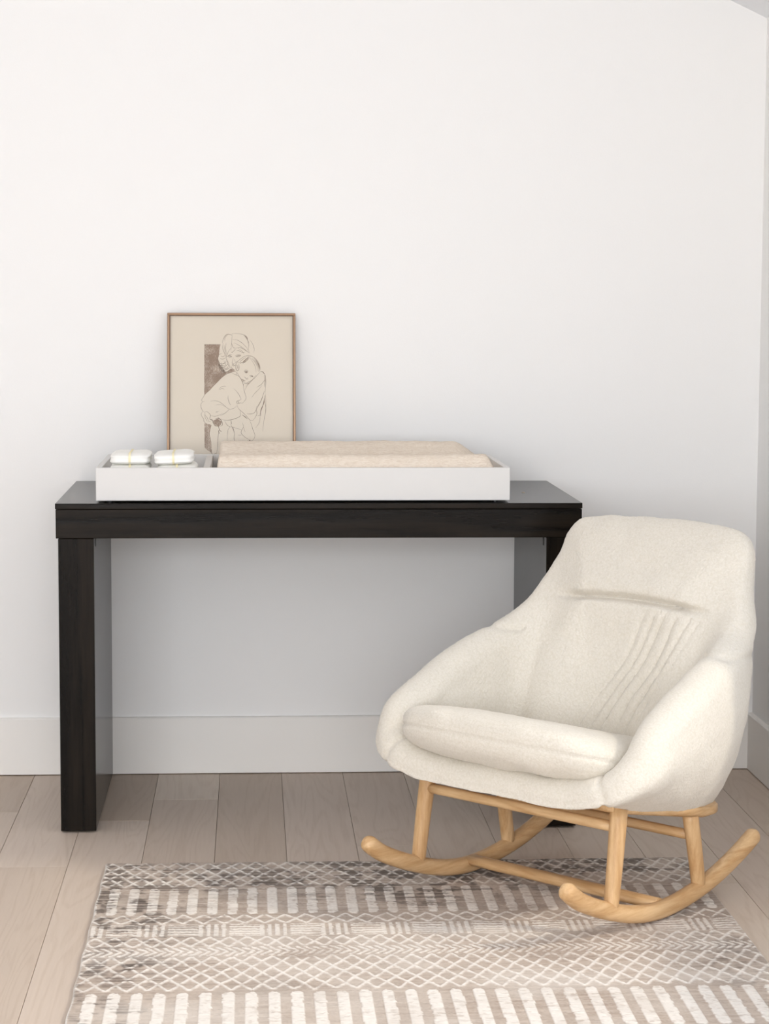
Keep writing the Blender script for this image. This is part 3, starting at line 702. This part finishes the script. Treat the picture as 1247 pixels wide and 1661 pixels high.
# wooden seat base plate following the underside
def seat_base():
    out = [(-.258, .115), (-.245, .138), (-.20, .146), (.20, .146), (.245, .138), (.258, .115), (.268, .0), (.268, -.13), (.252, -.195), (.21, -.24), (.10, -.27), (-.10, -.27), (-.21, -.24), (-.252, -.195), (-.268, -.13), (-.268, 0)]
    P = catmull(out+[out[0]], 97)[:-1]
    n = len(P); V = []; F = []
    zz = lambda s: .2415+(s-.15)*.185+max(0, -s-.15)*.10
    for k, (off, dz) in enumerate(((-.014, 0), (0, .006), (0, .018), (-.004, .022))):
        for u, s in P:
            l = math.hypot(u, s+.03); f = 1+off/l
            V.append(L3(u*f, (s+.03)*f-.03, zz(s)+dz-.006))
    for r in range(3):
        for k in range(n): F.append((r*n+k, r*n+(k+1) % n, (r+1)*n+(k+1) % n, (r+1)*n+k))
    for r, rev in ((0, True), (3, False)):
        ci = len(V); V.append(L3(0, -.03, zz(-.03)+(0 if rev else .022)-.006))
        for k in range(n): F.append((r*n+k, ci, r*n+(k+1) % n))
    bm = bmesh.new(); vv = [bm.verts.new(p) for p in V]
    for f in F: bm.faces.new([vv[i] for i in f])
    bobj('seat_base', bm, M_ash[1], chair, True)
seat_base()

# upholstered shell: stations round the rim (front centre -> back centre), mirrored.
# edge point (u,s,z), r, outward normal (u,s,z), bottom (u,s,z), outer bulge, inner bottom (u,s)
ST = [
 ((0, .190, .298), .038, (0, 1, -.1), (0, .155, .252), .016, (0, .10)),
 ((.10, .191, .298), .038, (0, 1, -.1), (.09, .155, .252), .016, (.08, .10)),
 ((.185, .191, .302), .039, (.12, 1, -.1), (.165, .150, .252), .016, (.15, .09)),
 ((.255, .190, .322), .038, (.40, .9, 0), (.224, .135, .244), .020, (.18, .08)),
 ((.290, .170, .360), .041, (.76, .64, 0), (.246, .100, .230), .028, (.19, .06)),
 ((.299, .132, .402), .043, (.94, .34, 0), (.256, .060, .226), .036, (.195, .04)),
 ((.300, .078, .433), .045, (.99, .12, 0), (.260, .020, .219), .040, (.195, .0)),
 ((.300, .012, .466), .047, (1, .0, 0), (.262, -.03, .211), .042, (.195, -.04)),
 ((.292, -.065, .495), .047, (1, -.05, 0), (.258, -.08, .203), .042, (.19, -.08)),
 ((.279, -.140, .521), .046, (.97, -.20, 0), (.246, -.135, .195), .040, (.18, -.11)),
 ((.268, -.200, .549), .046, (.88, -.45, -.05), (.230, -.185, .189), .036, (.16, -.13)),
 ((.264, -.245, .584), .046, (.66, -.74, -.1), (.212, -.222, .184), .030, (.14, -.14)),
 ((.251, -.278, .625), .045, (.42, -.88, -.2), (.180, -.245, .180), .028, (.12, -.15)),
 ((.242, -.305, .664), .045, (.26, -.93, -.25), (.145, -.258, .177), .028, (.10, -.155)),
 ((.233, -.324, .704), .044, (.16, -.95, -.28), (.112, -.266, .176), .028, (.08, -.16)),
 ((.208, -.338, .733), .044, (.10, -.95, -.30), (.084, -.270, .175), .028, (.06, -.16)),
 ((.150, -.345, .744), .044, (.04, -.95, -.30), (.055, -.272, .174), .028, (.04, -.16)),
 ((.075, -.349, .748), .044, (0, -.95, -.30), (.028, -.274, .173), .028, (.02, -.16)),
 ((0, -.350, .749), .044, (0, -.95, -.30), (0, -.274, .172), .028, (0, -.16)),
]
def shell():
    rows = np.array([list(e)+[r]+list(n)+list(b)+[bu]+list(i) for e, r, n, b, bu, i in ST], float)
    mir = rows[::-1].copy(); mir[:, [0, 4, 7, 11]] *= -1
    allr = np.vstack([rows, mir[1:-1]])                      # closed loop
    m = len(allr); NS = 560
    Q = np.vstack([allr[-1], allr, allr[0], allr[1]])
    # parameter by edge arc length for even spacing
    t = np.linspace(0, m, NS*8, endpoint=False); i = t.astype(int); f = (t-i)[:, None]
    a, b, c, d = Q[i], Q[i+1], Q[i+2], Q[(i+3)]
    S = .5*((2*b)+(-a+c)*f+(2*a-5*b+4*c-d)*f**2+(-a+3*b-3*c+d)*f**3)
    seg = np.linalg.norm(np.diff(np.vstack([S[:, :3], S[:1, :3]]), axis=0), axis=1)+.00025
    cum = np.concatenate([[0], np.cumsum(seg)]); tgt = np.linspace(0, cum[-1], NS, endpoint=False)
    ii = np.searchsorted(cum, tgt, side='right')-1
    st = t[ii]; S = S[ii]
    E = S[:, :3]; r = S[:, 3:4]; Nn = S[:, 4:7]; Bo = S[:, 7:10]; bu = S[:, 10:11]; In = S[:, 11:13]
    T = np.roll(E, -1, 0)-np.roll(E, 1, 0); T /= np.linalg.norm(T, axis=1)[:, None]
    Nn = Nn-(Nn*T).sum(1)[:, None]*T; Nn /= np.linalg.norm(Nn, axis=1)[:, None]
    U = np.cross(T, Nn)
    sgn = np.where(U[:, 2]+.4*U[:, 0]*np.sign(E[:, 0]) < 0, -1., 1.)[:, None]; U = U*sgn
    Cc = E-U*r
    NO, NR, NI = 52, 26, 120
    prof = []; kind = []
    # outer side bottom -> rim
    P0 = Bo; P3 = Cc+Nn*r; hgt = np.linalg.norm(P3-P0, axis=1)[:, None]
    nh = Nn.copy(); nh[:, 2] = 0; nh /= np.linalg.norm(nh, axis=1)[:, None]
    P1 = P0+nh*(bu+.022)+np.array([0, 0, .02]) + (P3-P0)*.12
    P2 = P3-U*hgt*.34+Nn*.012
    for k in np.linspace(0, 1, NO, endpoint=False):
        prof.append((1-k)**3*P0+3*(1-k)**2*k*P1+3*(1-k)*k*k*P2+k**3*P3); kind.append(0)
    for a_ in np.linspace(0, PI, NR, endpoint=False):
        prof.append(Cc+r*(Nn*math.cos(a_)+U*math.sin(a_))); kind.append(1)
    I3 = np.concatenate([In, .262+.20*(In[:, 1:2]-.1)], 1); Q0 = Cc-Nn*r
    hi = np.linalg.norm(Q0-I3, axis=1)[:, None]
    tt = np.minimum(st, m-st)[:, None]; wb = np.clip((tt-8.3)/2.4, 0, 1); wb = wb*wb*(3-2*wb)
    Lq = .35*hi*abs(U[:, 2:3])+.8*abs(Q0[:, :1]-I3[:, :1])*abs(U[:, :1])
    Q1 = Q0-U*(hi*.38*(1-wb)+Lq*wb)-Nn*.010
    Q2 = I3+(Q0-I3)*(np.array([.75, .55, .10])*(1-wb)+np.array([.12, .5, .5])*wb)
    for k in np.linspace(0, 1, NI):
        prof.append((1-k)**3*Q0+3*(1-k)**2*k*Q1+3*(1-k)*k*k*Q2+k**3*I3); kind.append(2)
    G = np.stack(prof, 1)                                     # NS x NP x 3
    NP = G.shape[1]; kind = np.array(kind)
    # the inner back follows one smooth dished surface
    def sm(e0, e1, x): x = np.clip((x-e0)/(e1-e0), 0, 1); return x*x*(3-2*x)
    kin = np.concatenate([np.zeros(NO+NR), np.linspace(0, 1, NI)])[None, :]
    Fs = -.256+.22*(.72-G[..., 2])+(.10+2.3*sm(.60, .36, G[..., 2]))*G[..., 0]**2
    Fs = Fs-.010*sm(.64, .72, G[..., 2])
    dq = np.linalg.norm((G-G[:, NO+NR:NO+NR+1])[..., [0, 2]], axis=2)*(kin > 0)
    wf = sm(.0, .075, dq)*wb
    G[..., 1] = G[..., 1]*(1-wf)+Fs*wf
    kst = ((np.arange(NP)-(NO+NR-12))/16.)[None, :]
    ws = (sm(.0, 1., kst)*sm(8, 10.5, np.minimum(st, m-st)[:, None])*sm(1, .97, kin)*.5)[..., None]
    for _ in range(900):
        A = (np.roll(G, 1, 0)+np.roll(G, -1, 0))/2
        B = G.copy(); B[:, 1:-1] = (G[:, 2:]+G[:, :-2])/2
        G = G*(1-ws)+(.5*A+.5*B)*ws
    # normals
    def normals(G):
        du = np.roll(G, -1, 0)-np.roll(G, 1, 0); dv = np.gradient(G, axis=1)
        n = np.cross(du, dv); n /= (np.linalg.norm(n, axis=2)[..., None]+1e-9); return n
    n = normals(G)
    cen = G[:, 3].mean(0)
    if ((G[:, 20]-G[:, 20].mean(0))*n[:, 20]).sum() < 0: n = -n; flip = True
    else: flip = False
    def sm(e0, e1, x): x = np.clip((x-e0)/(e1-e0), 0, 1); return x*x*(3-2*x)
    u, s, z = G[..., 0], G[..., 1], G[..., 2]
    inner = (kind[None, :] >= 1)*np.ones((NS, 1)); fwd = np.clip(n[..., 1]*1.6, 0, 1)
    back = sm(-.06, -.14, s)*wb*sm(.0, .05, kin)
    zs = .583+.25*np.clip(abs(u)-.12, 0, 1)*0 + .012*np.clip(1-(u/.2)**2, 0, 1)-.006
    w_ = sm(.21, .12, abs(u))
    dz = z-zs
    disp = -.025*np.exp(-(dz/.0065)**2)*w_
    disp += .009*np.exp(-((dz-.026)/.026)**2)*sm(.24, .06, abs(u))
    disp += .005*np.exp(-((dz+.03)/.03)**2)*sm(.24, .06, abs(u))
    # pulled pleats slanting down the right half of the lower back
    q = u+.42*(.575-z)+1.1*(.575-z)**2*.4
    pw = sm(.025, .07, q)*sm(.215, .16, q)*sm(.578, .545, z)*sm(.30, .35, z)*sm(.23, .18, u)
    pl = 1-np.abs(np.sin(PI*(q+.0045*np.sin(z*37)+.004*np.sin(q*70))/.028))**.5
    disp -= .009*pl*pw
    # soft upright crease where the back meets the left arm
    disp -= .006*np.exp(-((u+.205)/.014)**2)*sm(.52, .44, z)
    G = G + np.array([0, .97, .22])*(disp*back)[..., None]
    G = G - n*(.006*np.exp(-((np.minimum(st, m-st)[:, None]-2.95)/.07)**2)*(kind[None, :] <= 1))[..., None]
    # seam where arm meets back, outside
    tt = np.minimum(st, m-st)[:, None]
    sd = (z-.505-.10*(s+.18))
    G = G - n*(.006*np.exp(-(sd/.006)**2)*((kind[None, :] <= 1))*sm(-.10, -.14, s)*sm(-.30, -.26, s)*(abs(u) > .2))[..., None]
    # nap
    nn = np.zeros((NS, NP))
    for i_ in range(NS):
        for j_ in range(NP):
            p = G[i_, j_]; v = Vector((p[0], p[1], p[2]))
            nn[i_, j_] = noise.noise(v*210)*.0009+noise.noise(v*22)*.0022
    G = G + n*nn[..., None]
    n2 = normals(G); n2 = -n2 if flip else n2
    # vertex list + two centre fans
    V = G.reshape(-1, 3); VN = n2.reshape(-1, 3)
    bc = np.array([0, -.05, .205]); dc = np.array([0, -.03, .262-.20*.13])
    V = np.vstack([V, bc, dc]); VN = np.vstack([VN, [0, 0, -1], [0, 0, 1]])
    bi, di = len(V)-2, len(V)-1
    V[:, 1] *= -1; VN[:, 1] *= -1
    parts = {'headrest': [], 'backrest': [], 'armrest_a': [], 'armrest_b': [], 'seat_shell': []}
    for i_ in range(NS):
        i2 = (i_+1) % NS
        for j_ in range(NP-1):
            a_ = (i_*NP+j_, i2*NP+j_, i2*NP+j_+1, i_*NP+j_+1)
            g = G[i_, j_]; t_ = min(st[i_], m-st[i_]); uu = g[0]
            zsx = zs[i_, j_]
            if t_ < 3.4 or g[2] < .262 and kind[j_] == 0 and t_ < 4.5: k_ = 'seat_shell'
            elif t_ < 9.5: k_ = 'armrest_a' if st[i_] < m/2 else 'armrest_b'
            elif g[2] > zsx: k_ = 'headrest'
            else: k_ = 'backrest'
            parts[k_].append(a_)
        parts['seat_shell'].append((i_*NP, bi, i2*NP)); parts['seat_shell'].append((i_*NP+NP-1, i2*NP+NP-1, di))
    for k_, F in parts.items():
        F = np.array([f if len(f) == 4 else tuple(f)+(-1,) for f in F])
        used = np.unique(F[F >= 0]); mp_ = -np.ones(len(V), int); mp_[used] = np.arange(len(used))
        FF = [tuple(int(mp_[q]) for q in f if q >= 0) for f in F]
        # orient to the computed normals
        f0 = np.array([f[:3] for f in FF]); p = V[used][f0]; nf = np.cross(p[:, 1]-p[:, 0], p[:, 2]-p[:, 0])
        if (nf*VN[used][f0[:, 0]]).sum() < 0: FF = [f[::-1] for f in FF]
        nm = k_.split('_')[0] if k_.startswith('arm') else k_
        o = obj(nm, V[used], FF, M_boucle, chair, True)
        o.data.normals_split_custom_set_from_vertices([tuple(x) for x in VN[used]])
shell()

# seat cushion
def cushion():
    hu, s0, s1, hh = .268, -.150, .252, .051
    nu, nv = 260, 90; V = []
    def sp(c, p): return math.copysign(abs(c)**p, c)
    for j in range(nv+1):
        ph = -PI/2+PI*j/nv
        for i in range(nu):
            th = 2*PI*i/nu
            cp, sph = abs(math.cos(ph))**.36, sp(math.sin(ph), .72)
            x = hu*sp(math.cos(th), .50)*cp; yy = sp(math.sin(th), .50)*cp
            s = (s0+s1)/2+(s1-s0)/2*yy
            s += .014*(1-(x/hu)**2)*(yy > 0)*yy 
            z = hh*sph*(1+.10*(1-(x/hu)**2))
            zc = .350+.25*(s-.20)
            # piped seam round the middle of the edge
            rim = .8*math.exp(-(sph/.05)**2)*abs(math.cos(ph))
            x *= 1-.010*rim; s -= .004*rim*(1 if yy > 0 else 0)
            v = Vector((x, s, z))
            d = noise.noise(v*210)*.0009+noise.noise(v*18)*.003
            k = 1+d/.1
            V.append(L3(x*(1+d*4), s+d*(1 if yy > 0 else -1), zc+z*(1+d/hh)))
    F = [(j*nu+i, j*nu+(i+1) % nu, (j+1)*nu+(i+1) % nu, (j+1)*nu+i) for j in range(nv) for i in range(nu)]
    bm = bmesh.new(); vv = [bm.verts.new(p) for p in V]
    for f in F: bm.faces.new([vv[i] for i in f])
    bmesh.ops.remove_doubles(bm, verts=bm.verts, dist=1e-6)
    bobj('seat_cushion', bm, M_boucle, chair, True)
cushion()
